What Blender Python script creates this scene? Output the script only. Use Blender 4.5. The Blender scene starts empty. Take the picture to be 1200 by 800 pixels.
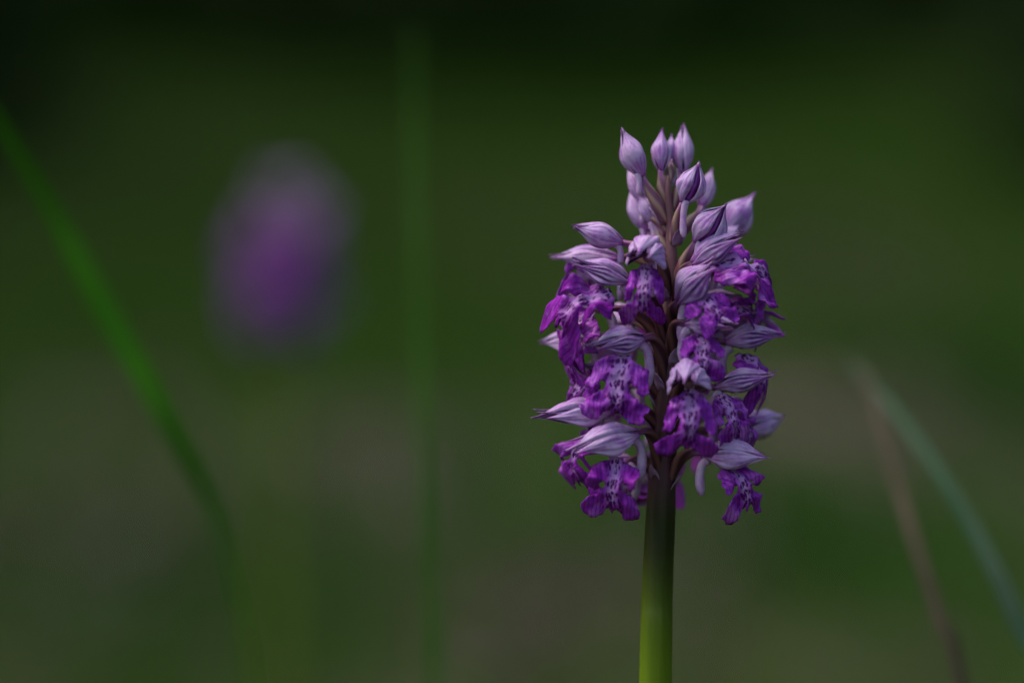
import bpy, math, random
import numpy as np
from mathutils import Vector, Matrix, noise
from mathutils.geometry import delaunay_2d_cdt

R = math.radians
scene = bpy.context.scene
col = scene.collection
rng = random.Random(7)

# ------------------------------------------------------------------ camera
CAM = Vector((0.0, -0.555, 0.300))
PITCH = R(3.0)
FOC = 0.555
cam_d = bpy.data.cameras.new('camera')
cam_d.lens = 100.0; cam_d.sensor_width = 36.0
cam_d.clip_start = 0.01; cam_d.clip_end = 2000
cam_d.dof.use_dof = True
cam_d.dof.focus_distance = FOC - 0.006
cam_d.dof.aperture_fstop = 3.5
cam = bpy.data.objects.new('camera', cam_d); col.objects.link(cam)
cam.location = CAM
cam.rotation_euler = (R(90) - PITCH, 0, 0)
scene.camera = cam

# ------------------------------------------------------------------ sky, sun, exposure
SUN_EL, SUN_AZ = R(62), R(-85)          # soft light from high above and the left
world = bpy.data.worlds.new('World'); scene.world = world; world.use_nodes = True
wn = world.node_tree; bg = wn.nodes['Background']
sky = wn.nodes.new('ShaderNodeTexSky'); sky.sky_type = 'NISHITA'; sky.sun_disc = False
sky.sun_elevation = SUN_EL; sky.sun_rotation = SUN_AZ
sky.dust_density = 3.0; sky.air_density = 1.0; sky.ozone_density = 1.0
wn.links.new(sky.outputs[0], bg.inputs['Color']); bg.inputs['Strength'].default_value = 0.135
sl = bpy.data.lights.new('sun', 'SUN'); sl.energy = 1.4; sl.angle = R(45); sl.color = (1.0, 0.95, 0.88)
sun = bpy.data.objects.new('sun', sl); col.objects.link(sun)
sd = Vector((math.sin(SUN_AZ) * math.cos(SUN_EL), math.cos(SUN_AZ) * math.cos(SUN_EL), math.sin(SUN_EL)))
sun.rotation_euler = (-sd).to_track_quat('-Z', 'Y').to_euler()
vs = scene.view_settings
vs.view_transform = 'Standard'; vs.look = 'None'; vs.gamma = 1.0; vs.exposure = 0.98
scene.cycles.use_denoising = True
scene.cycles.max_bounces = 8; scene.cycles.transparent_max_bounces = 8
scene.cycles.use_adaptive_sampling = False

# ------------------------------------------------------------------ pixel helper
RT = Vector((1, 0, 0)); FW = Vector((0, math.cos(PITCH), -math.sin(PITCH))); UP = Vector((0, math.sin(PITCH), math.cos(PITCH)))
def W(px, py, d=0.0):
    """photo pixel and depth (mm in front of the flower's stem) -> world point"""
    z = FOC - d / 1000.0
    k = 0.36 / 1200.0 * z
    return CAM + FW * z + RT * ((px - 600) * k) + UP * ((400 - py) * k)
def camvec(r, u, t): return (RT * r + UP * u - FW * t).normalized()
def ground_at(px, py):
    d = FW + RT * ((px - 600) * 0.0003) + UP * ((400 - py) * 0.0003)
    return CAM + d * (CAM.z / -d.z)

# ------------------------------------------------------------------ materials
MATS = {}
def new_mat(name):
    m = bpy.data.materials.new(name); m.use_nodes = True
    nt = m.node_tree; nt.nodes.clear(); MATS[name] = m
    return m, nt
def N(nt, kind, **kw):
    n = nt.nodes.new(kind)
    for k, v in kw.items(): setattr(n, k, v)
    return n
def L(nt, a, b): nt.links.new(a, b)
def math_n(nt, op, a, b=None, c=None, clamp=False):
    n = N(nt, 'ShaderNodeMath', operation=op, use_clamp=clamp)
    for i, v in enumerate((a, b, c)):
        if v is None: continue
        if isinstance(v, (int, float)): n.inputs[i].default_value = v
        else: L(nt, v, n.inputs[i])
    return n.outputs[0]
def smooth(nt, v, lo, hi, t0=0.0, t1=1.0):
    n = N(nt, 'ShaderNodeMapRange', interpolation_type='SMOOTHSTEP')
    L(nt, v, n.inputs['Value'])
    n.inputs['From Min'].default_value = lo; n.inputs['From Max'].default_value = hi
    n.inputs['To Min'].default_value = t0; n.inputs['To Max'].default_value = t1
    return n.outputs[0]
def mix(nt, f, a, b):
    n = N(nt, 'ShaderNodeMix', data_type='RGBA')
    if isinstance(f, (int, float)): n.inputs['Factor'].default_value = f
    else: L(nt, f, n.inputs['Factor'])
    for s, v in ((n.inputs[6], a), (n.inputs[7], b)):
        if isinstance(v, tuple): s.default_value = (*v, 1)
        else: L(nt, v, s)
    return n.outputs[2]
def noise_n(nt, vec, scale, detail=3, rough=0.55, dist=0.0):
    n = N(nt, 'ShaderNodeTexNoise'); n.inputs['Scale'].default_value = scale
    n.inputs['Detail'].default_value = detail; n.inputs['Roughness'].default_value = rough
    n.inputs['Distortion'].default_value = dist
    if vec is not None: L(nt, vec, n.inputs['Vector'])
    return n
def finish(nt, color, rough=0.5, trans=0.3, bump=None, bstr=0.2, bdist=0.0003, spec=0.35, sheen=0.0, tcol=None):
    out = N(nt, 'ShaderNodeOutputMaterial'); p = N(nt, 'ShaderNodeBsdfPrincipled')
    if isinstance(color, tuple): p.inputs['Base Color'].default_value = (*color, 1)
    else: L(nt, color, p.inputs['Base Color'])
    if isinstance(rough, (int, float)): p.inputs['Roughness'].default_value = rough
    else: L(nt, rough, p.inputs['Roughness'])
    p.inputs['Specular IOR Level'].default_value = spec
    p.inputs['Sheen Weight'].default_value = sheen
    nrm = None
    if bump is not None:
        b = N(nt, 'ShaderNodeBump'); b.inputs['Strength'].default_value = bstr; b.inputs['Distance'].default_value = bdist
        L(nt, bump, b.inputs['Height']); nrm = b.outputs[0]; L(nt, nrm, p.inputs['Normal'])
    if trans > 0:
        t = N(nt, 'ShaderNodeBsdfTranslucent')
        c = tcol if tcol is not None else color
        if isinstance(c, tuple): t.inputs['Color'].default_value = (*c, 1)
        else: L(nt, c, t.inputs['Color'])
        if nrm is not None: L(nt, nrm, t.inputs['Normal'])
        ms = N(nt, 'ShaderNodeMixShader'); ms.inputs[0].default_value = trans
        L(nt, p.outputs[0], ms.inputs[1]); L(nt, t.outputs[0], ms.inputs[2]); L(nt, ms.outputs[0], out.inputs[0])
    else: L(nt, p.outputs[0], out.inputs[0])
def uv_split(nt):
    uv = N(nt, 'ShaderNodeUVMap'); uv.uv_map = 'uv'
    s = N(nt, 'ShaderNodeSeparateXYZ'); L(nt, uv.outputs[0], s.inputs[0])
    return uv.outputs[0], s.outputs[0], s.outputs[1]
def stripes(nt, uvv, u, v, count, wob=0.05):
    """thin lines running along the petal; 1 on a vein"""
    nz = noise_n(nt, uvv, 5.0, 2)
    vv = math_n(nt, 'ADD', v, math_n(nt, 'MULTIPLY', math_n(nt, 'SUBTRACT', nz.outputs[0], 0.5), wob))
    w = math_n(nt, 'SINE', math_n(nt, 'MULTIPLY', vv, count * 2 * math.pi))
    return w

def sepal_outer(name='sepal_outer', striped=False, dark=0.0):
    m, nt = new_mat(name); uvv, u, v = uv_split(nt)
    oi = N(nt, 'ShaderNodeObjectInfo')
    base = mix(nt, oi.outputs['Random'], (0.56, 0.39, 0.66), (0.66, 0.44, 0.67))
    tc = N(nt, 'ShaderNodeTexCoord')
    blot = noise_n(nt, tc.outputs['Object'], 330.0, 4, 0.6)
    base = mix(nt, smooth(nt, blot.outputs[0], 0.40, 0.70, 0, 0.8), base, (0.44, 0.17, 0.52))
    w = stripes(nt, uvv, u, v, 5, 0.16)
    base = mix(nt, math_n(nt, 'MULTIPLY', smooth(nt, w, 0.35, 0.98, 0, 0.75), smooth(nt, blot.outputs[0], 0.35, 0.62)), base, (0.36, 0.09, 0.46))
    if striped:
        w2 = stripes(nt, uvv, u, v, 4.5, 0.12)
        k = math_n(nt, 'MULTIPLY', smooth(nt, u, 0.22, 0.50), smooth(nt, w2, -0.45, 0.25))
        base = mix(nt, math_n(nt, 'MULTIPLY', k, 0.92), base, (0.085, 0.006, 0.12))
        base = mix(nt, smooth(nt, u, 0.55, 0.95, 0, 0.55), base, (0.26, 0.03, 0.34))
    # margins pale, tip and base flushed purple
    edge = math_n(nt, 'ABSOLUTE', math_n(nt, 'SUBTRACT', v, 0.5))
    base = mix(nt, smooth(nt, edge, 0.40, 0.49, 0, 0.6), base, (0.76, 0.60, 0.84))
    base = mix(nt, smooth(nt, u, 0.80, 1.0, 0, 0.55), base, (0.42, 0.08, 0.46))
    base = mix(nt, smooth(nt, u, 0.22, 0.0, 0, 0.75), base, (0.42, 0.10, 0.44))
    if dark: base = mix(nt, dark, base, (0.22, 0.008, 0.28))
    fine = noise_n(nt, tc.outputs['Object'], 2600.0, 2)
    h = math_n(nt, 'ADD', math_n(nt, 'MULTIPLY', w, -0.5), fine.outputs[0])
    finish(nt, base, 0.46, 0.32, h, 0.45, 0.00013, 0.22)
def sepal_inner():
    m, nt = new_mat('sepal_inner'); uvv, u, v = uv_split(nt)
    w = stripes(nt, uvv, u, v, 4.5, 0.08)
    base = mix(nt, smooth(nt, w, -0.1, 0.45), (0.36, 0.17, 0.42), (0.055, 0.004, 0.075))
    finish(nt, base, 0.45, 0.15, w, 0.3, 0.00015)
def slit_petal():
    m, nt = new_mat('slit_petal'); uvv, u, v = uv_split(nt)
    w = stripes(nt, uvv, u, v, 3, 0.1)
    base = mix(nt, smooth(nt, w, -0.6, 0.5), (0.26, 0.035, 0.32), (0.11, 0.006, 0.14))
    finish(nt, base, 0.4, 0.15, w, 0.3, 0.0001)
def lip_front():
    m, nt = new_mat('lip_front'); uvv, x, y = uv_split(nt)
    oi = N(nt, 'ShaderNodeObjectInfo')
    tc = N(nt, 'ShaderNodeTexCoord')
    ax = math_n(nt, 'ABSOLUTE', x)
    nz = noise_n(nt, tc.outputs['Object'], 420.0, 4, 0.6)
    lobe = mix(nt, nz.outputs[0], (0.17, 0.003, 0.27), (0.46, 0.055, 0.62))
    lobe = mix(nt, math_n(nt, 'MULTIPLY', oi.outputs['Random'], 0.35), lobe, (0.32, 0.006, 0.34))
    n3 = noise_n(nt, tc.outputs['Object'], 190.0, 3, 0.6)
    lobe = mix(nt, smooth(nt, n3.outputs[0], 0.50, 0.72, 0, 0.75), lobe, (0.60, 0.20, 0.70))
    lobe = mix(nt, smooth(nt, n3.outputs[0], 0.46, 0.32, 0, 0.6), lobe, (0.11, 0.002, 0.16))
    # pale spotted centre of the lip
    a2 = math_n(nt, 'ADD', ax, math_n(nt, 'MULTIPLY', math_n(nt, 'SUBTRACT', nz.outputs[0], 0.5), 0.09))
    cen = math_n(nt, 'MULTIPLY', smooth(nt, a2, 0.17, 0.0), smooth(nt, y, 0.90, 0.70))
    c = mix(nt, cen, lobe, (0.56, 0.30, 0.62))
    vo = N(nt, 'ShaderNodeTexVoronoi'); vo.inputs['Scale'].default_value = 1.0; vo.inputs['Randomness'].default_value = 0.9
    mpv = N(nt, 'ShaderNodeMapping'); mpv.inputs['Scale'].default_value = (20, 10, 1); L(nt, uvv, mpv.inputs[0])
    wob = N(nt, 'ShaderNodeVectorMath', operation='MULTIPLY_ADD'); L(nt, nz.outputs['Color'], wob.inputs[0])
    wob.inputs[1].default_value = (1.9, 2.2, 0); L(nt, mpv.outputs[0], wob.inputs[2])
    L(nt, wob.outputs[0], vo.inputs['Vector'])
    spot = math_n(nt, 'MULTIPLY', smooth(nt, vo.outputs['Distance'], 0.58, 0.36), smooth(nt, a2, 0.22, 0.13))
    c = mix(nt, spot, c, (0.10, 0.002, 0.13))
    # dark veins on the lobes
    w = math_n(nt, 'SINE', math_n(nt, 'MULTIPLY', math_n(nt, 'ADD', ax, math_n(nt, 'MULTIPLY', nz.outputs[0], 0.06)), 95))
    c = mix(nt, math_n(nt, 'MULTIPLY', smooth(nt, w, 0.2, 1.0, 0, 0.5), smooth(nt, ax, 0.12, 0.2)), c, (0.07, 0.002, 0.12))
    fine = noise_n(nt, tc.outputs['Object'], 1900.0, 2)
    h = math_n(nt, 'ADD', math_n(nt, 'MULTIPLY', spot, 1.2), fine.outputs[0])
    finish(nt, c, 0.42, 0.25, h, 0.6, 0.00025, 0.22)
def lip_back():
    m, nt = new_mat('lip_back'); uvv, x, y = uv_split(nt)
    tc = N(nt, 'ShaderNodeTexCoord'); nz = noise_n(nt, tc.outputs['Object'], 400.0, 3)
    ax = math_n(nt, 'ABSOLUTE', x)
    c = mix(nt, smooth(nt, ax, 0.08, 0.30), (0.60, 0.38, 0.62), (0.38, 0.04, 0.46))
    c = mix(nt, smooth(nt, nz.outputs[0], 0.4, 0.7, 0, 0.5), c, (0.30, 0.09, 0.40))
    finish(nt, c, 0.45, 0.25, nz.outputs[0], 0.3, 0.0002, 0.3)
def simple_noise(name, a, b, scale, rough=0.55, trans=0.0, bstr=0.3, bdist=0.0002, lo=0.35, hi=0.7, spec=0.3):
    m, nt = new_mat(name); tc = N(nt, 'ShaderNodeTexCoord')
    nz = noise_n(nt, tc.outputs['Object'], scale, 4, 0.6)
    finish(nt, mix(nt, smooth(nt, nz.outputs[0], lo, hi), a, b), rough, trans, nz.outputs[0], bstr, bdist, spec)
def stem_mat():
    # purple-brown under the flowers, dark green below them, yellow green towards the ground
    m, nt = new_mat('stem'); uvv, u, v = uv_split(nt)
    tc = N(nt, 'ShaderNodeTexCoord')
    mp = N(nt, 'ShaderNodeMapping'); mp.inputs['Scale'].default_value = (900, 900, 60); L(nt, tc.outputs['Object'], mp.inputs[0])
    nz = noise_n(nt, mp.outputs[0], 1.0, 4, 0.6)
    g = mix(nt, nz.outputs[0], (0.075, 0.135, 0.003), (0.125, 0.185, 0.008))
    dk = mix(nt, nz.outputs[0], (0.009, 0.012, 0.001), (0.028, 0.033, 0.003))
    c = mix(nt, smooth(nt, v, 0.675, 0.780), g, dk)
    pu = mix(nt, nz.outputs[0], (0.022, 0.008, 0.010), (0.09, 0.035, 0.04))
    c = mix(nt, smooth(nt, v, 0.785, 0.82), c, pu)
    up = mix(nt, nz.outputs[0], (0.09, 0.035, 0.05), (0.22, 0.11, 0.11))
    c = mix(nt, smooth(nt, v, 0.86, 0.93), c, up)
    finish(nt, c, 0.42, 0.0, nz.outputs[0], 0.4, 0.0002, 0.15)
def ovary_mat():
    m, nt = new_mat('ovary'); uvv, u, v = uv_split(nt)
    w = math_n(nt, 'SINE', math_n(nt, 'MULTIPLY', math_n(nt, 'ADD', u, math_n(nt, 'MULTIPLY', v, 0.5)), 6 * math.pi))
    c = mix(nt, smooth(nt, w, -0.8, 0.9), (0.045, 0.014, 0.020), (0.13, 0.055, 0.045))
    c = mix(nt, smooth(nt, v, 0.65, 1.0, 0, 0.8), c, (0.16, 0.05, 0.14))
    finish(nt, c, 0.6, 0.0, w, 0.5, 0.0003, 0.15)
def ovary_bud_mat():
    m, nt = new_mat('ovary_bud'); uvv, u, v = uv_split(nt)
    w = math_n(nt, 'SINE', math_n(nt, 'MULTIPLY', math_n(nt, 'ADD', u, math_n(nt, 'MULTIPLY', v, 0.4)), 6 * math.pi))
    c = mix(nt, smooth(nt, w, -0.8, 0.9), (0.15, 0.05, 0.09), (0.29, 0.18, 0.13))
    c = mix(nt, smooth(nt, v, 0.7, 1.0, 0, 0.8), c, (0.30, 0.09, 0.28))
    finish(nt, c, 0.4, 0.0, w, 0.5, 0.0003)
sepal_outer(); sepal_outer('sepal_striped', True); sepal_outer('sepal_dark', False, 0.9); sepal_inner(); slit_petal(); lip_front(); lip_back(); stem_mat(); ovary_mat(); ovary_bud_mat()
simple_noise('spur', (0.56, 0.40, 0.58), (0.44, 0.22, 0.46), 500, 0.5, 0.2)
simple_noise('bract', (0.50, 0.36, 0.50), (0.30, 0.13, 0.30), 500, 0.5, 0.3)
simple_noise('column', (0.40, 0.22, 0.22), (0.25, 0.06, 0.22), 700, 0.45, 0.1)
simple_noise('orchid_leaf', (0.03, 0.08, 0.008), (0.05, 0.11, 0.015), 40, 0.6, 0.2, spec=0.12)
simple_noise('blade_green', (0.035, 0.18, 0.002), (0.06, 0.24, 0.004), 30, 0.75, 0.3, spec=0.12)
simple_noise('blade_blue_green', (0.030, 0.070, 0.034), (0.055, 0.095, 0.055), 30, 0.75, 0.2, spec=0.12)
simple_noise('blade_dry', (0.06, 0.045, 0.028), (0.11, 0.08, 0.055), 30, 0.75, 0.2, spec=0.12)
simple_noise('blade_pale', (0.03, 0.12, 0.006), (0.05, 0.15, 0.015), 30, 0.75, 0.3, spec=0.12)
simple_noise('bark', (0.04, 0.03, 0.02), (0.09, 0.07, 0.05), 9, 0.9, 0.0, 0.8, 0.02)
def attr_mat(name, trans, rough, spec=0.1):
    m, nt = new_mat(name); a = N(nt, 'ShaderNodeAttribute'); a.attribute_name = 'col'
    finish(nt, a.outputs['Color'], rough, trans, spec=spec)
attr_mat('grass_mix', 0.3, 0.8); attr_mat('litter_mix', 0.1, 0.8); attr_mat('foliage_mix', 0.25, 0.8)
def ground_mat():
    m, nt = new_mat('ground_soil'); tc = N(nt, 'ShaderNodeTexCoord')
    nz = noise_n(nt, tc.outputs['Object'], 2.2, 6, 0.6)
    n2 = noise_n(nt, tc.outputs['Object'], 60, 5, 0.65)
    c = mix(nt, smooth(nt, nz.outputs[0], 0.42, 0.6), (0.018, 0.040, 0.005), (0.045, 0.042, 0.020))
    c = mix(nt, smooth(nt, n2.outputs[0], 0.4, 0.7, 0, 0.6), c, (0.035, 0.030, 0.018))
    finish(nt, c, 0.95, 0.0, n2.outputs[0], 0.8, 0.01, 0.1)
ground_mat()

# ------------------------------------------------------------------ mesh helpers
def mesh_obj(name, V, F, mats, parent=None, uvs=None, midx=None, smooth_on=True, org=None):
    if org is not None: V = [v - org for v in V]
    me = bpy.data.meshes.new(name)
    me.from_pydata([tuple(v) for v in V], [], F)
    for m in (mats if isinstance(mats, (list, tuple)) else [mats]): me.materials.append(MATS[m])
    if uvs is not None:
        ul = me.uv_layers.new(name='uv')
        li = np.empty(len(me.loops), dtype=np.int32); me.loops.foreach_get('vertex_index', li)
        ul.data.foreach_set('uv', np.array(uvs, dtype=np.float32)[li].ravel())
    if midx is not None: me.polygons.foreach_set('material_index', midx)
    if smooth_on: me.polygons.foreach_set('use_smooth', [True] * len(me.polygons))
    me.update()
    o = bpy.data.objects.new(name, me); col.objects.link(o)
    if parent is not None: o.parent = parent
    return o
def tag(o, label=None, cat=None, group=None, kind=None):
    for k, v in (('label', label), ('category', cat), ('group', group), ('kind', kind)):
        if v: o[k] = v
    return o
def shell(V, F, uvs, th):
    """give an open sheet thickness: front faces slot 0, back faces slot 1, rim slot 0"""
    n = len(V); nor = [Vector() for _ in V]; edges = {}
    for f in F:
        a, b, c = V[f[0]], V[f[1]], V[f[2]]
        fn = (b - a).cross(c - a)
        for i in f: nor[i] += fn
        for i in range(len(f)):
            e = (f[i], f[(i + 1) % len(f)]); edges[e] = 1
    V2 = list(V) + [v - (nn.normalized() if nn.length > 0 else nn) * th for v, nn in zip(V, nor)]
    F2 = [tuple(f) for f in F]; mi = [0] * len(F)
    for f in F: F2.append(tuple(i + n for i in reversed(f))); mi.append(1)
    for (a, b) in edges:
        if (b, a) not in edges: F2.append((b, a, a + n, b + n)); mi.append(0)
    return V2, F2, list(uvs) + list(uvs), mi
def bez(p0, p1, p2, p3, t):
    s = 1 - t
    return p0 * s ** 3 + p1 * (3 * s * s * t) + p2 * (3 * s * t * t) + p3 * t ** 3
def tube(path, rad, seg=10, lobes=0, lobe_amt=0.0, twist=0.0):
    V, F, U = [], [], []
    n = len(path); ref = None
    for i, p in enumerate(path):
        tg = (path[min(i + 1, n - 1)] - path[max(i - 1, 0)]).normalized()
        if ref is None: ref = tg.orthogonal().normalized()
        ref = (ref - tg * ref.dot(tg)).normalized(); bn = tg.cross(ref)
        for k in range(seg):
            a = 2 * math.pi * k / seg
            r = rad[i] * (1 + lobe_amt * math.cos(lobes * (a + twist * i / n)))
            V.append(p + (ref * math.cos(a) + bn * math.sin(a)) * r); U.append((k / seg, i / (n - 1)))
    for i in range(n - 1):
        for k in range(seg):
            k2 = (k + 1) % seg
            F.append((i * seg + k, i * seg + k2, (i + 1) * seg + k2, (i + 1) * seg + k))
    F.append(tuple(range(seg - 1, -1, -1))); F.append(tuple((n - 1) * seg + k for k in range(seg)))
    return V, F, U
def catmull(P, n):
    out = []; m = len(P)
    for i in range(m - 1):
        p0, p1, p2, p3 = P[max(i - 1, 0)], P[i], P[i + 1], P[min(i + 2, m - 1)]
        for k in range(n):
            t = k / n
            out.append(0.5 * ((2 * p1) + (p2 - p0) * t + (2 * p0 - 5 * p1 + 4 * p2 - p3) * t * t + (3 * p1 - p0 - 3 * p2 + p3) * t ** 3))
    out.append(P[-1]); return out

# ------------------------------------------------------------------ the setting: ground
def hum(x, y):
    """low hummocks; flat around the flower"""
    r = math.hypot(x, y)
    a = min(1.0, max(0.0, (r - 0.5) / 1.5))
    q = min(1.0, max(0.0, (y - 3.2) / 7.0)); slope = 0.95 * q * q * (3 - 2 * q)
    return slope + a * (0.030 * noise.noise(Vector((x * 0.9, y * 0.9, 0.3))) + 0.012 * noise.noise(Vector((x * 3.1, y * 3.1, 5.1))))
def build_ground():
    xs = sorted(set([round(v, 3) for v in list(np.linspace(-300, -12, 14)) + list(np.linspace(-10, 10, 161)) + list(np.linspace(12, 300, 14))]))
    ys = sorted(set([round(v, 3) for v in list(np.linspace(-300, -8, 14)) + list(np.linspace(-6, 16, 177)) + list(np.linspace(18, 300, 14))]))
    V = [Vector((x, y, hum(x, y))) for y in ys for x in xs]; nx = len(xs)
    F = [(j * nx + i, j * nx + i + 1, (j + 1) * nx + i + 1, (j + 1) * nx + i) for j in range(len(ys) - 1) for i in range(nx - 1)]
    o = mesh_obj('ground', V, F, 'ground_soil'); tag(o, 'mossy brown meadow soil under the grass', 'ground', kind='structure')
build_ground()

# ------------------------------------------------------------------ orchid
AX = [(768, 800), (770, 700), (774, 610), (778, 520), (783, 440), (786, 360), (787, 300), (785, 260), (783, 232), (783, 206)]
def axis_px(py):
    for (x0, y0), (x1, y1) in zip(AX, AX[1:]):
        if y1 <= py <= y0: return x0 + (x1 - x0) * (y0 - py) / (y0 - y1)
    return AX[0][0] if py > 800 else AX[-1][0]
foot = W(768, 800, 0); ROOT = Vector((foot.x - 0.001, foot.y + 0.002, 0.0))

def sepal(name, A, S, U, base, ln, rad, th0, half, parent, r, flare=0.0, grow=1.0, mats=('sepal_outer', 'sepal_inner'),
          tipcurl=0.0, gape=0.0, tipside=0.0, sharp=0.55, nu=19, nv=15, org=None, th=0.00016, keel=0.05, wavy=0.03):
    """one pointed hood petal: a strip of an ogive round axis A, centred on angle th0 from dorsal U"""
    V, Uv, F = [], [], []
    ph = r.uniform(0, 9)
    for i in range(nu):
        u = i / (nu - 1)
        prof = (0.30 + 0.70 * math.sin(min(1, u / 0.46) * math.pi / 2) ** 1.2) if u < 0.46 else 0.42 * math.cos((u - 0.46) / 0.54 * math.pi / 2) + 0.58 * (0.5 + 0.5 * math.cos((u - 0.46) / 0.54 * math.pi))
        rr = rad * grow * (prof * 0.97 + 0.03) + flare * rad * max(0, u - 0.55) ** 1.5 * 3.0
        h = half * (0.55 + 0.45 * math.sin(min(1, u / 0.5) * math.pi / 2)) * (1.0 if u < 0.5 else max(0.10, math.cos((u - 0.5) / 0.5 * math.pi / 2) ** sharp))
        for j in range(nv):
            v = -1 + 2 * j / (nv - 1)
            th_ = th0 + h * v
            q = rr * (1 + keel * (1 - abs(v)) + wavy * math.sin(3 * v + 6 * u + ph) + 0.008 * math.cos(5 * math.pi * v)
                      + 0.15 * noise.noise(Vector((2.6 * v + ph, 3.5 * u, th0))) - (0.10 + 0.05 * math.sin(ph)) * max(0, abs(v) - 0.7) / 0.3)
            gv = max(0.0, v if th0 > 0 else -v); q *= 1 + gape * gv * gv * math.sin(math.pi * min(1, u * 1.05))
            ax = u * ln * (1 + 0.02 * math.sin(5 * v + ph))
            droop = tipcurl * ln * max(0, u - 0.45) ** 2
            V.append(base + A * ax + (U * math.cos(th_) + S * math.sin(th_)) * q + U * droop + S * (tipside * ln * max(0, u - 0.4) ** 2))
            Uv.append((u, (v + 1) / 2))
    for i in range(nu - 1):
        for j in range(nv - 1):
            a = i * nv + j
            F.append((a, a + nv, a + nv + 1, a + 1))
    # front faces outwards
    f = F[(nu // 2) * (nv - 1) + nv // 2]
    fn = (V[f[1]] - V[f[0]]).cross(V[f[2]] - V[f[0]])
    if fn.dot(U * math.cos(th0) + S * math.sin(th0)) < 0: F = [tuple(reversed(q)) for q in F]
    V2, F2, U2, mi = shell(V, F, Uv, th)
    return mesh_obj(name, V2, F2, list(mats), parent, U2, mi, org=org)

HALF_A = [(0.11, 0.00), (0.12, 0.06), (0.18, 0.10), (0.27, 0.16), (0.35, 0.27), (0.40, 0.42), (0.41, 0.57), (0.37, 0.665), (0.29, 0.675),
        (0.235, 0.60), (0.195, 0.50), (0.165, 0.45), (0.145, 0.48), (0.145, 0.55), (0.165, 0.62), (0.225, 0.685), (0.32, 0.735), (0.40, 0.81),
        (0.425, 0.91), (0.39, 1.01), (0.30, 1.06), (0.20, 1.04), (0.12, 0.96), (0.05, 0.89), (0.02, 0.94)]
HALF_B = [(0.12, 0.00), (0.14, 0.06), (0.20, 0.10), (0.27, 0.17), (0.32, 0.30), (0.345, 0.46), (0.36, 0.63), (0.335, 0.745), (0.27, 0.755),
        (0.215, 0.66), (0.180, 0.52), (0.160, 0.46), (0.145, 0.50), (0.145, 0.59), (0.155, 0.68), (0.20, 0.77), (0.30, 0.82), (0.39, 0.86),
        (0.43, 0.93), (0.40, 1.02), (0.31, 1.06), (0.20, 1.04), (0.11, 0.98), (0.05, 0.92), (0.02, 0.97)]
HALF_C = [(0.11, 0.00), (0.13, 0.06), (0.21, 0.10), (0.33, 0.16), (0.42, 0.27), (0.455, 0.41), (0.435, 0.545), (0.37, 0.60), (0.29, 0.575),
        (0.235, 0.51), (0.195, 0.46), (0.165, 0.455), (0.150, 0.49), (0.155, 0.55), (0.19, 0.61), (0.26, 0.655), (0.36, 0.70), (0.43, 0.79),
        (0.44, 0.91), (0.39, 1.01), (0.30, 1.05), (0.20, 1.02), (0.12, 0.94), (0.05, 0.87), (0.02, 0.92)]
def lip_mesh(r, HALF):
    def side(sgn):
        j = [(t * r.uniform(0.92, 1.10) * (1 if s < 0.15 or 0.36 < s < 0.6 and t < 0.16 else 1.05), s + r.uniform(-0.018, 0.018)) for t, s in HALF]
        j[0] = (HALF[0][0], 0.0); return [Vector((sgn * t, s, 0)) for t, s in j]
    rt, lf = side(1), side(-1)
    loop = rt + [Vector((0, 0.955, 0))] + lf[::-1]
    pts = catmull(loop, 4)
    sh = r.uniform(0, 50)
    out = [Vector((p.x + 0.030 * noise.noise(Vector((p.x * 17 + sh, p.y * 17, sh))) + r.uniform(-0.005, 0.005), p.y + 0.030 * noise.noise(Vector((p.x * 17, p.y * 17 + sh, 3 + sh))) + r.uniform(-0.005, 0.005))) for p in pts]
    def inside(x, y):
        c = False; m = len(out)
        for i in range(m):
            a, b = out[i], out[i - 1]
            if (a.y > y) != (b.y > y) and x < (b.x - a.x) * (y - a.y) / (b.y - a.y) + a.x: c = not c
        return c
    n = len(out); inner = []
    g = 0.042
    yy = 0.02; row = 0
    while yy < 1.03:
        x = -0.5 + (g / 2 if row % 2 else 0)
        while x < 0.5:
            if inside(x, yy) and min((Vector((x, yy)) - o).length for o in out) > g * 0.42: inner.append(Vector((x, yy)))
            x += g
        yy += g * 0.87; row += 1
    res = delaunay_2d_cdt(out + inner, [(i, (i + 1) % n) for i in range(n)], [list(range(n))], 2, 1e-5)
    return res[0], [tuple(f) for f in res[2]]
LIPS = [lip_mesh(random.Random(100 + i), (HALF_A, HALF_B, HALF_C)[i % 3]) for i in range(9)]

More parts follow.
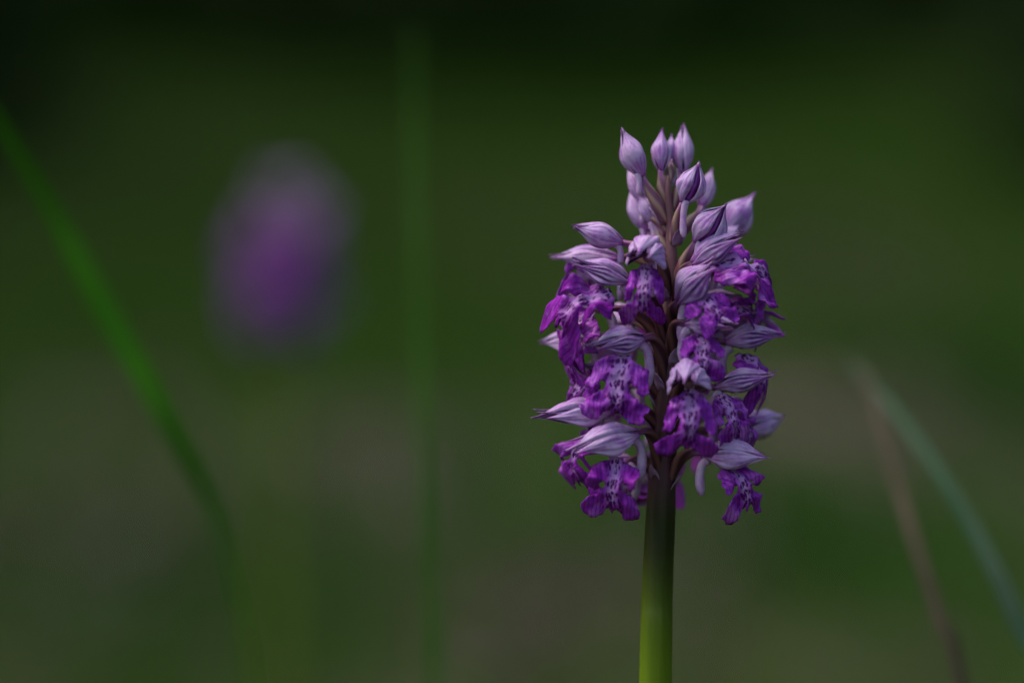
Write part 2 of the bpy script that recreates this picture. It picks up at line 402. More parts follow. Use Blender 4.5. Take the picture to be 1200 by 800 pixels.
def flower(idx, n, t, w, lip=None, lb=None, ln=(0, 0.1, 1), kind='flower', roll=0, s=None, spread=0.15, wf=1.05, tip=None, spur=None,
           curl=None, root=None, lipk=None, ov=0.0011, striped=False):
    r = random.Random(idx * 31 + 5)
    Np, T = W(*n), W(*t)
    A = (T - Np); length = A.length; A.normalize()
    U = Vector((0, 0, 1)); U = U - A * U.dot(A)
    if U.length < 0.15: U = -FW - A * (-FW).dot(A)
    U.normalize(); U = Matrix.Rotation(R(roll), 3, A) @ U; S = A.cross(U)
    rad = w * 0.0001665 * (0.5 if kind == 'bud' else 0.455) * (FOC - n[2] / 1000) / FOC
    bud = kind == 'bud'
    # ovary: from the stem up to the neck, arched (the part's own mesh, with the joint knob)
    sy = s if s is not None else n[1] + (44 if bud else 52)
    P0 = W(axis_px(sy), sy, 0)
    d = (Np - P0); hz = Vector((d.x, d.y, 0))
    P0 = P0 + (hz.normalized() * 0.0010 if hz.length > 0 else Vector())
    if bud: c1, c2 = P0 + Vector((d.x * 0.25, d.y * 0.25, d.length * 0.4)), Np - A * d.length * 0.35
    else: c1, c2 = P0 + Vector((d.x * 0.2, d.y * 0.2, d.length * 0.55)), Np - A * d.length * 0.30 + Vector((0, 0, d.length * 0.12))
    path = [bez(P0, c1, c2, Np + A * length * 0.04, k / 13) for k in range(14)]
    rd = [ov * (0.70 + 0.45 * math.sin(math.pi * min(1, k / 13 * 1.15)) - 0.12 * (k / 13)) for k in range(14)]
    V, F, Uv = tube(path, rd, 9, 3, 0.13, 2.5)
    part = mesh_obj('bud' if bud else 'flower', V, F, 'ovary_bud' if bud else 'ovary', root, Uv, org=ROOT)
    base = Np
    # hood of three sepals
    tc = (tip if tip is not None else r.uniform(-0.10, 0.16))
    if bud:
        for k, a0 in enumerate((0, 120, -120)):
            sepal('sepal', A, S, U, base, length * (1.0 if k == 0 else 0.96), rad, R(a0 + r.uniform(-6, 6)), R(66 if spread < 0.3 else (66 if k == 0 else 43)), part, r,
                  r.uniform(0, 0.10), 1.0 + 0.035 * k, tipcurl=tc + r.uniform(-0.07, 0.07), tipside=r.uniform(-0.1, 0.1), wavy=0.045, org=ROOT)
        if spread >= 0.3:      # about to open: the dark petals show in the slit between two sepals
            for a0 in (150, 200): sepal('petal', A, S, U, base, length * 0.93, rad * 0.80, R(a0), R(42), part, r, 0, 0.9, ('slit_petal', 'slit_petal'), org=ROOT, nv=7)
    else:
        ragged = dict(sharp=0.85, wavy=0.05, th=0.00011)
        sepal('sepal', A, S, U, base, length * r.uniform(0.96, 1.04), rad, R(r.uniform(-6, 6)), R(47), part, r, spread * 0.25, 1.06, tipcurl=tc,
              tipside=r.uniform(-0.15, 0.15), org=ROOT, **ragged)
        for sg in (1, -1):
            sepal('sepal', A, S, U, base, length * r.uniform(0.86, 1.02), rad, sg * R(80 + r.uniform(-9, 9)), R(43), part, r, spread + r.uniform(0.0, 0.25), 1.0,
                  tipcurl=tc * 0.5 + r.uniform(-0.18, 0.10), tipside=sg * r.uniform(-0.05, 0.30), org=ROOT, gape=0.12 + 0.7 * spread,
                  mats=(('sepal_striped' if striped else 'sepal_outer'), 'sepal_inner'), **ragged)
            sepal('petal', A, S, U, base, length * r.uniform(0.90, 1.06), rad, sg * R(46 + r.uniform(-8, 8)), R(22), part, r, spread * 0.8, 0.84, ('sepal_inner', 'sepal_inner'), org=ROOT, nv=7, nu=13,
                  tipcurl=tc + r.uniform(-0.1, 0.25), tipside=sg * r.uniform(0, 0.2), th=0.0001)
        # column under the hood
        cb = base + A * length * 0.10
        ce = base + A * length * 0.36 - U * rad * 0.30
        V, F, Uv = tube([cb.lerp(ce, k / 6) for k in range(7)], [0.0008, 0.0009, 0.00085, 0.0009, 0.0011, 0.0010, 0.0004], 8)
        mesh_obj('column', V, F, 'column', part, Uv, org=ROOT)
    # spur: pale blunt tube hanging behind the neck
    if spur is not False:
        sp = spur if spur else (7.0 if not bud else 3.6)
        out = Vector((A.x, A.y, 0))
        sb = base + A * length * 0.10 - U * rad * 0.35
        dn = Vector((0, 0, -1)) * sp / 1000
        bk = -A * sp / 1000 * 0.35
        pth = [bez(sb, sb + bk * 0.8, sb + bk + dn * 0.5, sb + bk * 0.6 + dn, k / 9) for k in range(10)]
        V, F, Uv = tube(pth, [(0.0007 if bud else 0.0010) * q for q in (1.0, 1.0, .95, .92, .9, .9, .95, 1.0, .9, .45)], 8)
        mesh_obj('spur', V, F, 'spur', part, Uv, org=ROOT)
    # bract: small pale scale at the foot of the ovary
    bd = (hz.normalized() if hz.length > 1e-5 else -FW)
    bs = bd.cross(Vector((0, 0, 1)))
    V, F, Uv = [], [], []
    for i in range(6):
        q = i / 5; wd = 0.0011 * math.sin(math.pi * (0.25 + 0.75 * q)) if q < 1 else 0.00005
        c = P0 + bd * (0.0006 + 0.0022 * q) + Vector((0, 0, -0.0004 + 0.0046 * q - 0.001 * q * q))
        for j in (-1, 0, 1): V.append(c + bs * wd * j + bd * (0.0004 * abs(j))); Uv.append((q, (j + 1) / 2))
    for i in range(5):
        for j in range(2): a = i * 3 + j; F.append((a, a + 1, a + 4, a + 3))
    V, F, Uv, mi = shell(V, F, Uv, 0.00012)
    mesh_obj('bract', V, F, ['bract', 'bract'], part, Uv, mi, org=ROOT)
    # lip
    if lip:
        B = W(*lb) if lb else base + A * length * 0.25 - U * rad * 0.5
        E = W(*lip); D = E - B; ll = D.length; D.normalize()
        nn = camvec(*ln); nn = (nn - D * nn.dot(D)).normalized(); sd_ = D.cross(nn)
        v2, f2 = LIPS[(lipk if lipk is not None else idx) % len(LIPS)]
        cu = curl if curl is not None else r.uniform(0.4, 1.1)
        legc, armc, ph = r.uniform(-1.0, 1.0), r.uniform(-0.3, 1.5) * cu, r.uniform(0, 9)
        asym = r.uniform(-0.25, 0.25); fold = r.uniform(0.25, 0.95)
        V, Uv = [], []
        for p in v2:
            x, y = p.x, p.y
            arm = max(0.0, 1 - abs(y - 0.45) / 0.28); leg = max(0.0, (y - 0.62) / 0.4)
            bow = 0.16 * math.sin(math.pi * min(1, y * 0.9)) - 0.06
            off = bow - 0.55 * x * x * (1 - arm) + armc * 1.6 * arm * x * x + legc * leg * abs(x) * 0.9 - 0.35 * leg * leg * cu
            off += 0.16 * noise.noise(Vector((x * 5 + ph, y * 5, ph))) * min(1, abs(x) * 5 + 0.2) + 0.05 * asym * x * 4
            off += 0.055 * noise.noise(Vector((x * 13 + ph, y * 11, ph + 4))) * min(1, abs(x) * 6)
            off -= fold * max(0.0, abs(x) - 0.09) * (0.5 + 0.5 * math.sin(ph + (2.1 if x > 0 else 0.3)) * 0.6)
            # fluted edges and a groove down the middle
            off += 0.028 * math.sin(20 * x + 11 * y + ph) * min(1, abs(x) * 4) - 0.035 * math.exp(-(x / 0.03) ** 2) * (y < 0.85)
            lat = x * wf * (1 - 0.22 * arm * max(0, armc)) + 0.05 * noise.noise(Vector((x * 4 + ph, y * 4, ph + 8)))
            V.append(B + D * (y * ll) + sd_ * (lat * ll) + nn * (off * ll)); Uv.append((x, y))
        F = [tuple(f) for f in f2]
        f = F[0]; fn = (V[f[1]] - V[f[0]]).cross(V[f[2]] - V[f[0]])
        tot = Vector()
        for f in F: tot += (V[f[1]] - V[f[0]]).cross(V[f[2]] - V[f[0]])
        if tot.dot(nn) < 0: F = [tuple(reversed(q)) for q in F]
        V2, F2, U2, mi = shell(V, F, Uv, 0.00013)
        mesh_obj('lip', V2, F2, ['lip_front', 'lip_back'], part, U2, mi, org=ROOT)
    return part

def build_orchid():
    root = bpy.data.objects.new('orchid', None); col.objects.link(root); root.location = ROOT
    root.empty_display_size = 0.05
    pts = [Vector((ROOT.x, ROOT.y, -0.01)), Vector((ROOT.x + 0.0005, ROOT.y, 0.05)), Vector((ROOT.x - 0.0005, ROOT.y - 0.0005, 0.12))] + [W(x, y, 0) for x, y in AX]
    path = catmull(pts, 8)
    zmax = path[-1].z
    kz = [(-.02, .0034), (.10, .0033), (.205, .00315), (.236, .0029), (.25, .0026), (.27, .0020), (.282, .0014), (.294, .0009), (.301, .0006), (.3045, .0001)]
    def rz(z):
        for (a, ra), (b, rb) in zip(kz, kz[1:]):
            if a <= z <= b: return ra + (rb - ra) * (z - a) / (b - a)
        return kz[-1][1]
    V, F, Uv = tube(path, [rz(p.z) for p in path], 20, 7, 0.035, 0.6)
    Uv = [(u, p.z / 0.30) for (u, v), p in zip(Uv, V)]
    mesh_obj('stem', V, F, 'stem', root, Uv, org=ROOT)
    B, Fl = 'bud', 'flower'
    specs = [
        dict(n=(753, 207, 1), t=(727, 151, 1), w=28, kind=B, roll=40, s=262, tip=0.10),
        dict(n=(775, 201, -1), t=(775, 151, -2), w=23, kind=B, roll=0, s=245, tip=0.0),
        dict(n=(801, 203, -4), t=(800, 146, -6), w=25, kind=B, roll=60, s=245, tip=0.0),
        dict(n=(787, 188, -4), t=(787, 157, -5), w=13, kind=B, s=215, spur=False, ov=0.0008),
        dict(n=(801, 238, 5), t=(821, 190, 7), w=34, kind=B, roll=-50, spread=0.5, s=285, tip=0.0, spur=6.0),
        dict(n=(822, 243, -5), t=(834, 197, -9), w=22, kind=B, s=285, roll=30),
        dict(n=(760, 272, -5), t=(737, 214, -8), w=28, kind=B, s=300, roll=50),
        dict(n=(756, 240, -3), t=(734, 192, -5), w=19, kind=B, s=275, roll=20),
        dict(n=(729, 284, 2), t=(671, 264, 4), w=29, kind=B, s=310, roll=15, tip=-0.05),
        dict(n=(816, 284, 4), t=(851, 239, 8), w=40, kind=B, roll=-42, spread=0.5, s=335, tip=0.0),
        dict(n=(843, 280, -6), t=(884, 226, -10), w=38, kind=B, s=320, roll=70, tip=0.08),
        dict(n=(812, 310, 5), t=(872, 274, 8), w=38, striped=True, lip=(914, 326, 5), lb=(832, 306, 8), ln=(-0.1, 0.75, 0.65), s=365, spread=0.3, roll=12, wf=0.9),
        dict(n=(796, 354, 8), t=(838, 306, 13), w=44, striped=True, lip=(848, 374, 15), lb=(812, 342, 9), ln=(0.1, 0.6, 0.8), s=400, roll=35, spread=0.4, tip=-0.1),
        dict(n=(764, 298, 7), t=(750, 296, 18), w=46, lip=(752, 366, 14), lb=(758, 309, 12), ln=(-0.1, 0.1, 1), s=350, spread=0.5, tip=-0.32),
        dict(n=(726, 304, -3), t=(645, 302, -5), w=33, lip=(662, 342, -7), lb=(700, 314, -3), ln=(-0.5, 0.3, -0.8), s=345, tip=-0.05),
        dict(n=(738, 332, 6), t=(672, 307, 9), w=36, striped=True, lip=(647, 374, 12), lb=(718, 340, 9), ln=(-0.25, 0.45, 0.85), s=410, spread=0.35, roll=-12, wf=1.0, curl=0.8),
        dict(n=(694, 402, -4), t=(630, 402, -6), w=30, lip=(660, 440, 2), lb=(690, 394, 1), ln=(-0.8, 0.2, 0.5), s=440),
        dict(n=(754, 397, 7), t=(691, 405, 12), w=38, striped=True, lip=(718, 490, 12), lb=(730, 414, 11), ln=(-0.15, 0.12, 1), s=455, spur=9, spread=0.2, roll=-10, tip=0.0),
        dict(n=(716, 484, 3), t=(627, 491, 6), w=40, lip=(668, 568, 3), lb=(692, 500, 3), ln=(-0.8, 0.1, 0.5), s=510, roll=-10, tip=0.06, spread=0.2),
        dict(n=(748, 508, 7), t=(664, 528, 12), w=42, lip=(716, 603, 11), lb=(722, 534, 9), ln=(-0.1, 0.1, 1), s=562, spur=8, spread=0.35, roll=-18, tip=0.0, wf=1.05, lipk=2),
        dict(n=(804, 380, 9), t=(862, 380, 14), w=34, striped=True, lip=(824, 442, 14), lb=(822, 388, 12), ln=(0.1, 0.15, 1), s=425, roll=10, tip=-0.05),
        dict(n=(850, 402, 0), t=(918, 393, 1), w=36, striped=True, lip=(906, 457, 3), lb=(866, 412, 1), ln=(0.7, 0.25, 0.6), s=440, tip=0.12),
        dict(n=(840, 388, -5), t=(893, 384, -9), w=28, lip=(900, 366, -7), lb=(856, 380, -5), ln=(0, 0.5, -0.8), s=430, wf=0.7),
        dict(n=(808, 443, 9), t=(804, 447, 20), w=48, lip=(806, 525, 17), lb=(810, 455, 14), ln=(0.0, 0.12, 1), s=490, spread=0.5, tip=-0.30, wf=1.12, lipk=4),
        dict(n=(838, 455, 5), t=(908, 441, 8), w=34, striped=True, lip=(866, 514, 10), lb=(846, 460, 8), ln=(0.3, 0.12, 1), s=500, wf=0.85),
        dict(n=(866, 504, -6), t=(919, 489, -11), w=34, kind=B, s=530, roll=10, tip=0.05),
        dict(n=(824, 532, 5), t=(901, 536, 8), w=42, lip=(882, 598, 8), lb=(855, 541, 6), ln=(0.45, 0.1, 0.9), s=575, spur=7, roll=12, tip=-0.05, spread=0.2, wf=0.9),
        dict(n=(838, 320, -2), t=(884, 302, -3), w=28, lip=(908, 348, -2), lb=(858, 318, 0), ln=(0.4, 0.5, 0.7), s=375, wf=1.1),
        dict(n=(820, 356, 1), t=(866, 346, 0), w=26, lip=(896, 384, -2), lb=(846, 356, 1), ln=(0.3, 0.6, 0.6), s=405),
        dict(n=(714, 362, 0), t=(668, 350, -1), w=28, lip=(654, 408, 3), lb=(694, 364, 2), ln=(-0.6, 0.3, 0.7), s=420),
        dict(n=(722, 440, 0), t=(682, 430, 0), w=26, lip=(664, 470, 0), lb=(700, 436, 1), ln=(-0.6, 0.3, 0.6), s=475),
        dict(n=(740, 540, -4), t=(712, 548, -9), w=28, lip=(742, 598, -6), lb=(728, 552, -5), ln=(-0.2, 0.1, 0.9), s=570),
        dict(n=(842, 480, 0), t=(880, 474, -2), w=28, lip=(884, 522, 1), lb=(858, 484, 1), ln=(0.6, 0.2, 0.7), s=515),
        dict(n=(832, 302, -3), t=(868, 262, -5), w=28, kind=B, s=345, roll=30),
        dict(n=(768, 262, -2), t=(748, 226, -3), w=20, kind=B, s=300, roll=30, spur=6),
        # round the back of the spike
        dict(n=(772, 330, -9), t=(776, 326, -20), w=36, lip=(776, 380, -20), lb=(774, 338, -13), ln=(0, 0.1, -1)),
        dict(n=(795, 420, -10), t=(806, 416, -20), w=36, lip=(806, 478, -21), lb=(802, 428, -14), ln=(0.2, 0.1, -1)),
        dict(n=(748, 452, -9), t=(712, 446, -17), w=36, lip=(705, 505, -17), lb=(730, 462, -13), ln=(-0.5, 0.1, -0.9)),
        dict(n=(812, 488, -9), t=(835, 484, -18), w=36, lip=(838, 540, -19), lb=(824, 496, -14), ln=(0.5, 0.1, -1)),
        dict(n=(775, 515, -9), t=(772, 512, -20), w=38, lip=(772, 575, -20), lb=(774, 524, -14), ln=(0, 0.1, -1)),
        dict(n=(772, 272, -8), t=(768, 258, -17), w=30, kind=B),
        dict(n=(740, 378, -8), t=(716, 366, -17), w=34, lip=(705, 420, -17), lb=(724, 384, -12), ln=(-0.4, 0.1, -1)),
        dict(n=(822, 345, -8), t=(842, 334, -17), w=32, lip=(838, 392, -18), lb=(832, 350, -12), ln=(0.4, 0.1, -1)),
    ]
    for i, sp in enumerate(specs): flower(i, root=root, **sp)
    # basal leaves
    for k, (az, ll) in enumerate(((0.4, 0.11), (2.1, 0.10), (3.4, 0.115), (5.0, 0.095))):
        V, F, Uv = [], [], []
        dv = Vector((math.cos(az), math.sin(az), 0)); sv = Vector((-math.sin(az), math.cos(az), 0))
        for i in range(9):
            q = i / 8; wd = 0.019 * math.sin(math.pi * min(1, 0.12 + q * 0.88)) ** 0.8 + 0.0003
            c = ROOT + dv * (ll * q + 0.002) + Vector((0, 0, 0.006 + 0.030 * math.sin(q * 2.4)))
            for j in (-1, -0.5, 0, 0.5, 1): V.append(c + sv * wd * j + Vector((0, 0, 0.006 * abs(j)))); Uv.append((q, j))
        for i in range(8):
            for j in range(4): a = i * 5 + j; F.append((a, a + 5, a + 6, a + 1))
        V, F, Uv, mi = shell(V, F, Uv, 0.0004)
        mesh_obj('leaf', V, F, ['orchid_leaf', 'orchid_leaf'], root, Uv, mi, org=ROOT)
    return root
orchid = build_orchid()
tag(orchid, 'sharp purple orchid spike with pale hooded flowers on a dark green stem', 'orchid', 'orchids in bloom')

def copy_tree(o, parent=None):
    c = o.copy(); col.objects.link(c); c.parent = parent
    for ch in list(o.children): copy_tree(ch, c)
    return c
orchid2 = copy_tree(orchid)
p2 = W(326, 800, -(1.30 - FOC) * 1000)
orchid2.location = Vector((p2.x, p2.y, 0.0)); orchid2.rotation_euler = (0, 0, R(-25)); orchid2.scale = (1.0, 1.0, 0.985)
for fl in orchid2.children:            # a deeper purple plant: its open hoods are flushed dark
    if fl.name.startswith('flower'):
        for pt in fl.children:
            if pt.name.startswith('sepal'): pt.material_slots[0].link = 'OBJECT'; pt.material_slots[0].material = MATS['sepal_dark']
tag(orchid2, 'blurred purple orchid standing farther back in the meadow, alone', 'orchid', 'orchids in bloom')

# ------------------------------------------------------------------ single grass blades near the flower
def blade(name, pts, widths, mat, label, group='single grass blades', fold=0.25, face2=None):
    """pts: (px, py, depth) from root to tip; a folded leaf with thickness, carried down to the ground"""
    P = [W(*p) for p in pts]
    g = P[0].copy(); dirn = (P[0] - P[1]); hx = dirn.x / max(1e-6, -dirn.z) * 0.35 if dirn.z < 0 else 0
    hy = dirn.y / max(1e-6, -dirn.z) * 0.35 if dirn.z < 0 else 0
    gp = Vector((P[0].x + hx * P[0].z, P[0].y + hy * P[0].z, 0)); gp.z = hum(gp.x, gp.y) - 0.01
    P = [gp, gp.lerp(P[0], 0.5) + Vector((hx * -0.02, 0, 0))] + P
    wd = [widths[0] * 0.7, widths[0]] + list(widths)
    C = catmull(P, 6); wv = [x.x for x in catmull([Vector((q, 0, 0)) for q in wd], 6)]
    V, F, Uv = [], [], []
    for i, c in enumerate(C):
        tg = (C[min(i + 1, len(C) - 1)] - C[max(i - 1, 0)]).normalized()
        q = i / (len(C) - 1); q = max(0.0, (q - 0.5) / 0.4); q = min(1.0, q)
        fc = -FW if face2 is None else (-FW).lerp(Vector(face2), q)
        nrm = (fc - tg * fc.dot(tg)).normalized(); sv = tg.cross(nrm)
        for j in (-1, -0.5, 0, 0.5, 1):
            V.append(c + sv * (wv[i] / 2000 * j) + nrm * (wv[i] / 2000 * fold * abs(j))); Uv.append((j, i / len(C)))
    for i in range(len(C) - 1):
        for j in range(4): a = i * 5 + j; F.append((a, a + 1, a + 6, a + 5))
    V, F, Uv, mi = shell(V, F, Uv, 0.00025)
    o = mesh_obj(name, V, F, [mat, mat], None, Uv, mi, org=gp); o.location = gp
    tag(o, label, 'grass', group); return o
blade('grass_blade', [(298, 860, -150), (282, 720, -140), (248, 590, -128), (195, 490, -118), (118, 352, -118), (60, 245, -116), (0, 145, -102), (-60, 40, -80)],
      [0.8, 1.2, 2.8, 4.4, 4.4, 3.3, 2.3, 0.4], 'blade_green', 'bright green grass blade arching away beside the blurred orchid')
blade('grass_blade', [(1235, 840, -66), (1196, 735, -70), (1152, 640, -76), (1105, 560, -86), (1058, 493, -104), (1018, 445, -128), (992, 415, -155)],
      [4.0, 3.9, 3.5, 2.8, 2.0, 1.2, 0.2], 'blade_blue_green', 'blue green grass blade leaning over a thin brown one')
blade('grass_blade', [(1130, 830, -80), (1098, 715, -82), (1068, 622, -88), (1045, 545, -98), (1027, 480, -112), (1012, 420, -130)],
      [2.8, 2.7, 2.5, 2.1, 1.5, 0.3], 'blade_dry', 'thin brown dry grass blade crossed by the blue green one')
blade('grass_blade', [(510, 820, -140), (506, 700, -142), (498, 560, -146), (492, 400, -155), (487, 220, -170), (484, 40, -190)],
      [2.3, 2.2, 1.9, 1.5, 1.0, 0.4], 'blade_pale', 'faint upright green grass blade standing between the two orchids')

# ------------------------------------------------------------------ meadow: grass, dry litter (stuff)
def fast_mesh(name, V, F, cols, mat, kind, label, cat):
    """V (n,3) F (m,4) int; cols per vertex"""
    me = bpy.data.meshes.new(name)
    me.vertices.add(len(V)); me.vertices.foreach_set('co', V.astype(np.float32).ravel())
    me.loops.add(F.size); me.loops.foreach_set('vertex_index', F.astype(np.int32).ravel())
    me.polygons.add(len(F)); me.polygons.foreach_set('loop_start', np.arange(0, F.size, F.shape[1], dtype=np.int32))
    at = me.color_attributes.new('col', 'FLOAT_COLOR', 'POINT')
    at.data.foreach_set('color', np.c_[cols, np.ones(len(cols))].astype(np.float32).ravel())
    me.materials.append(MATS[mat]); me.update(calc_edges=True); me.validate()
    if name is None: return me
    o = bpy.data.objects.new(name, me); col.objects.link(o)
    if kind: tag(o, label, cat, kind=kind)
    return o
nr = np.random.default_rng(11)
# bare, leaf-strewn patches (pixel of the middle, half width m, half depth m, strength) read off the photograph
PATCH = []
for px, py, rx, ry, k in ((415, 560, 0.17, 0.60, 1.0), (640, 720, 0.13, 0.35, 0.6), (980, 520, 0.22, 0.80, 1.0), (60, 650, 0.22, 0.5, 0.8),
                          (560, 520, 0.14, 0.6, 0.35), (900, 600, 0.12, 0.4, 0.6), (120, 500, 0.2, 0.7, 0.35), (1020, 420, 0.2, 1.0, 0.45)):
    g = ground_at(px, py); PATCH.append((g.x, g.y, rx, ry, k))
LUSH = []
for px, py, rx, ry in ((235, 730, 0.17, 0.45), (1185, 520, 0.20, 1.0), (930, 690, 0.16, 0.35), (520, 640, 0.04, 0.3)):
    g = ground_at(px, py); LUSH.append((g.x, g.y, rx, ry))
def patch_w(x, y):
    w = np.zeros_like(x)
    for a, b, rx, ry, k in PATCH: w = np.maximum(w, k * np.exp(-(((x - a) / rx) ** 2 + ((y - b) / ry) ** 2) ** 1.3))
    return w
def lush_w(x, y):
    w = np.zeros_like(x)
    for a, b, rx, ry in LUSH: w = np.maximum(w, np.exp(-(((x - a) / rx) ** 2 + ((y - b) / ry) ** 2)))
    return w
def scatter(n, y0, y1):
    """even over the wedge that the lens and its neighbours can see"""
    y = np.sqrt(nr.uniform((y0 + 1.6) ** 2, (y1 + 1.6) ** 2, n)) - 1.6
    x = nr.uniform(-1, 1, n) * (0.25 + 0.32 * (y + 1.6))
    return x, y
def build_grass():
    x, y = scatter(130000, -0.4, 10.5)
    pw, lw = patch_w(x, y), lush_w(x, y)
    nz = np.array([noise.noise(Vector((a * 1.3, b * 0.8, 2.0))) for a, b in zip(x, y)])
    keep = nr.uniform(0, 1, len(x)) < np.clip(0.75 + 0.5 * nz + 0.5 * lw, 0.2, 1) * (1 - 0.98 * pw)
    keep &= np.hypot(x - ROOT.x, y - ROOT.y) > 0.03
    x, y, lw, nz = x[keep], y[keep], lw[keep], nz[keep]; n = len(x)
    z = np.array([hum(a, b) for a, b in zip(x, y)]) - 0.003
    h = nr.uniform(0.035, 0.085, n) * (1 + 0.7 * lw) * np.clip(0.75 + 0.25 * y, 0.7, 1.35)
    wd = nr.uniform(0.0016, 0.0034, n) * np.clip(1 + 0.12 * y, 1, 2.2)
    az = nr.uniform(0, 2 * np.pi, n); lean = nr.uniform(0.15, 0.9, n)
    dx, dy = np.cos(az), np.sin(az); sx, sy = -dy, dx
    V = np.zeros((n, 6, 3))
    for k, (q, ww) in enumerate(((0, 1.0), (0.55, 0.85), (1.0, 0.12))):
        cx = x + dx * h * lean * q * q; cy = y + dy * h * lean * q * q; cz = z + h * (q - 0.35 * lean * q * q)
        for s_, o_ in ((-1, 0), (1, 1)):
            V[:, 2 * k + o_, 0] = cx + s_ * sx * wd * ww / 2; V[:, 2 * k + o_, 1] = cy + s_ * sy * wd * ww / 2; V[:, 2 * k + o_, 2] = cz
    b = (np.arange(n) * 6)[:, None]
    F = np.concatenate([b + np.array([0, 1, 3, 2]), b + np.array([2, 3, 5, 4])], 0)
    g1, g2, g3 = np.array([0.024, 0.098, 0.004]), np.array([0.056, 0.120, 0.010]), np.array([0.085, 0.070, 0.030])
    m = np.clip(nr.normal(0.45, 0.25, n) - 0.3 * lw, 0, 1)[:, None]
    c = g1 * (1 - m) + g2 * m
    c = c * (1 - lw[:, None]) + np.array([0.012, 0.058, 0.002]) * lw[:, None]      # darker, lusher tufts
    dry = (nr.uniform(0, 1, n) < np.clip(0.10 - 0.25 * nz, 0.01, 0.4) * (1 - lw) * np.clip((5.5 - y) / 2.5, 0.15, 1))[:, None]
    c = np.where(dry, g3 * nr.uniform(0.7, 1.3, (n, 1)), c)
    fast_mesh('meadow_grass', V.reshape(-1, 3), F, np.repeat(c, 6, 0), 'grass_mix', 'stuff', 'short blurred green meadow grass covering the ground', 'grass')
build_grass()
def build_litter():
    x, y = scatter(60000, -0.3, 10.5)
    pw = patch_w(x, y)
    keep = nr.uniform(0, 1, len(x)) < np.clip(pw * 1.1 + 0.02, 0, 1)
    x, y = x[keep], y[keep]; n = len(x)
    z = np.array([hum(a, b) for a, b in zip(x, y)]) + nr.uniform(0.003, 0.018, n)
    ln = nr.uniform(0.010, 0.032, n); wd = ln * nr.uniform(0.35, 0.65, n); az = nr.uniform(0, 2 * np.pi, n)
    dx, dy = np.cos(az), np.sin(az); tl = nr.normal(0, 0.35, n); cup = nr.uniform(0.0, 0.3, n) * ln
    V = np.zeros((n, 6, 3))
    for k, (u, v) in enumerate(((-1, 0), (-0.3, -1), (0.5, -0.8), (1, 0), (0.5, 0.8), (-0.3, 1))):
        V[:, k, 0] = x + dx * u * ln - dy * v * wd; V[:, k, 1] = y + dy * u * ln + dx * v * wd
        V[:, k, 2] = z + tl * u * ln * 0.6 + cup * (abs(v) + 0.5 * abs(u))
    b = (np.arange(n) * 6)[:, None]
    F = np.concatenate([b + np.array([0, 1, 2, 3]), b + np.array([0, 3, 4, 5])], 0)
    c = np.array([0.165, 0.118, 0.108]) * nr.uniform(0.55, 1.35, (n, 1)) * nr.normal(1, 0.06, (n, 3))
    painted_shade = np.clip((2.3 - y) / 0.5, 0, 1) * 0.42 + np.clip((-0.25 - x) / 0.2, 0, 1) * np.clip((3.4 - y) / 0.5, 0, 1) * 0.25     # leaf colour darkened in front and to the left, standing in for shade
    c = c * (1 - np.clip(painted_shade, 0, 0.62))[:, None]
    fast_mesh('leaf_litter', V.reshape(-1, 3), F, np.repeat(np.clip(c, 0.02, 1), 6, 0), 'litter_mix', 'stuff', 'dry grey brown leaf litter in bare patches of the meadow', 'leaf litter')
build_litter()

# ------------------------------------------------------------------ dark trees round the clearing
def crown_mesh(seed, H, rad, n, leaf):
    q = np.random.default_rng(seed)
    t = q.uniform(0, 1, n) ** 1.35                      # height fraction, denser low down
    layer = 0.75 + 0.25 * np.sin(t * 55 + q.uniform(0, 6))
    r = rad * (1 - t) ** 0.85 * layer * np.sqrt(q.uniform(0.10, 1, n)) + 0.05
    az = q.uniform(0, 2 * np.pi, n); r = r * (1 + 0.25 * np.sin(3 * az + 9 * t))
    c = np.c_[r * np.cos(az), r * np.sin(az), 0.10 + t * (H - 0.1) - 0.22 * r]
    u = np.c_[np.cos(az), np.sin(az), q.normal(-0.35, 0.3, n)] + q.normal(0, 0.35, (n, 3))
    u /= np.linalg.norm(u, axis=1)[:, None]
    w = np.cross(u, q.normal(0, 1, (n, 3)) * [0.4, 0.4, 1.0]); w /= np.linalg.norm(w, axis=1)[:, None]
    L_ = leaf * q.uniform(0.6, 1.5, (n, 1)); Wd = L_ * q.uniform(0.25, 0.5, (n, 1))
    c[:, 2] = np.maximum(c[:, 2], 0.03)
    V = np.stack([c - u * L_, c - w * Wd, c + u * L_, c + w * Wd], 1).reshape(-1, 3)
    V[:, 2] = np.maximum(V[:, 2], 0.01)
    F = np.arange(n * 4).reshape(n, 4)
    shade = q.uniform(0.6, 1.3, (n, 1))
    cols = np.repeat(np.array([0.032, 0.062, 0.016]) * shade, 4, 0)
    return V, F, cols
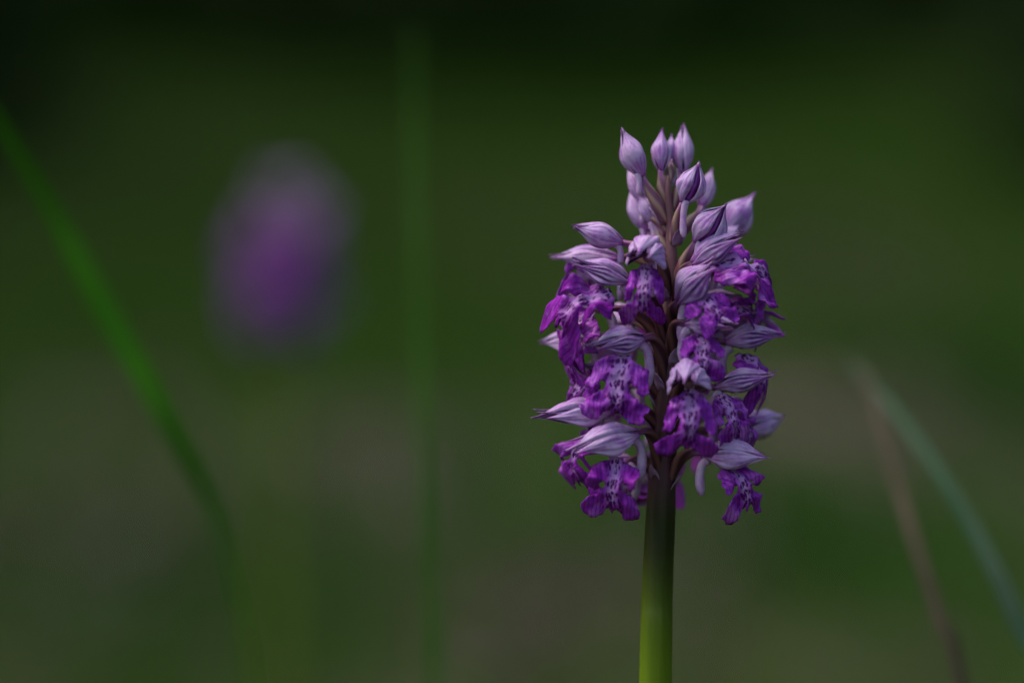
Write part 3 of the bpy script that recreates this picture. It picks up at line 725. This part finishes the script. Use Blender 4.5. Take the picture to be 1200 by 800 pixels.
def tree_proto(seed, H, rad, n, leaf):
    root = bpy.data.objects.new('conifer_tree', None); col.objects.link(root)
    P = [Vector((0.04 * math.sin(k), 0.04 * math.cos(1.7 * k), k * H / 10 - 0.1)) for k in range(11)]
    V, F, U = tube(P, [0.13 * (1 - k / 10.6) * H / 6 for k in range(11)], 9)
    # limbs in the same woody mesh
    rr = random.Random(seed)
    for k in range(34):
        h = 0.25 + rr.random() ** 1.2 * H * 0.85; a = rr.uniform(0, 6.28); l = rad * (1 - h / H) * 0.8
        pth = [Vector((math.cos(a) * l * q, math.sin(a) * l * q, h - 0.22 * l * q + 0.1 * l * q * q)) for q in (0, .35, .7, 1)]
        v, f, u = tube(pth, [0.022, 0.017, 0.011, 0.004], 5); o = len(V)
        V += v; F += [tuple(i + o for i in g) for g in f]; U += u
    mesh_obj('trunk', V, F, 'bark', root, U)
    c = fast_mesh('crown', *crown_mesh(seed, H, rad, n, leaf), 'foliage_mix', None, None, None); c.parent = root
    return root
protos = [tree_proto(5, 6.5, 1.55, 9000, 0.085), tree_proto(9, 5.6, 1.7, 9000, 0.09), tree_proto(14, 7.4, 1.6, 9000, 0.08)]
spots = [(-4.6, 9.6), (-2.5, 10.4), (-0.5, 9.9), (1.0, 10.8), (2.7, 10.2), (4.9, 9.5), (-3.6, 12.5), (-1.4, 12.8), (0.4, 13.0), (3.9, 12.6), (2.2, 13.4), (6.8, 11.5), (-6.6, 11.2), (-2.9, 14.6), (-0.6, 15.0), (1.3, 15.2), (3.2, 15.0), (-4.8, 14.4), (5.4, 14.2),
         (-5.2, 7.6), (5.0, 7.2), (-5.6, 4.6), (5.7, 4.4), (-5.4, 1.6), (5.6, 1.4), (4.9, -1.8), (5.2, -4.8), (-3.5, 6.3), (3.6, 6.6), (-3.6, 3.6), (3.8, 3.9)]  # unseen trees at the sides and behind the camera, added to shade the meadow
for i, (x, y) in enumerate(spots):
    t = protos[i] if i < 3 else copy_tree(protos[i % 3])
    if y > 9: y -= 1.3
    t.location = (x, y, hum(x, y) - 0.03); t.rotation_euler = (0, 0, i * 2.399)
    s_ = 0.9 + 0.25 * ((i * 7) % 5) / 4; t.scale = (s_, s_, s_)
    tag(t, 'dark blurred conifer with low boughs at the edge of the meadow', 'tree', 'trees round the clearing')

for k, (x, y, sc_) in enumerate(((1.30, 6.0, 0.23), (-1.32, 6.3, 0.21))):   # two young ones added out in the grass to darken the upper corners
    t = copy_tree(protos[k]); t.location = (x, y, hum(x, y) - 0.02); t.scale = (sc_,) * 3
    tag(t, 'small young conifer added in the grass to darken an upper corner', 'tree', 'young conifers')
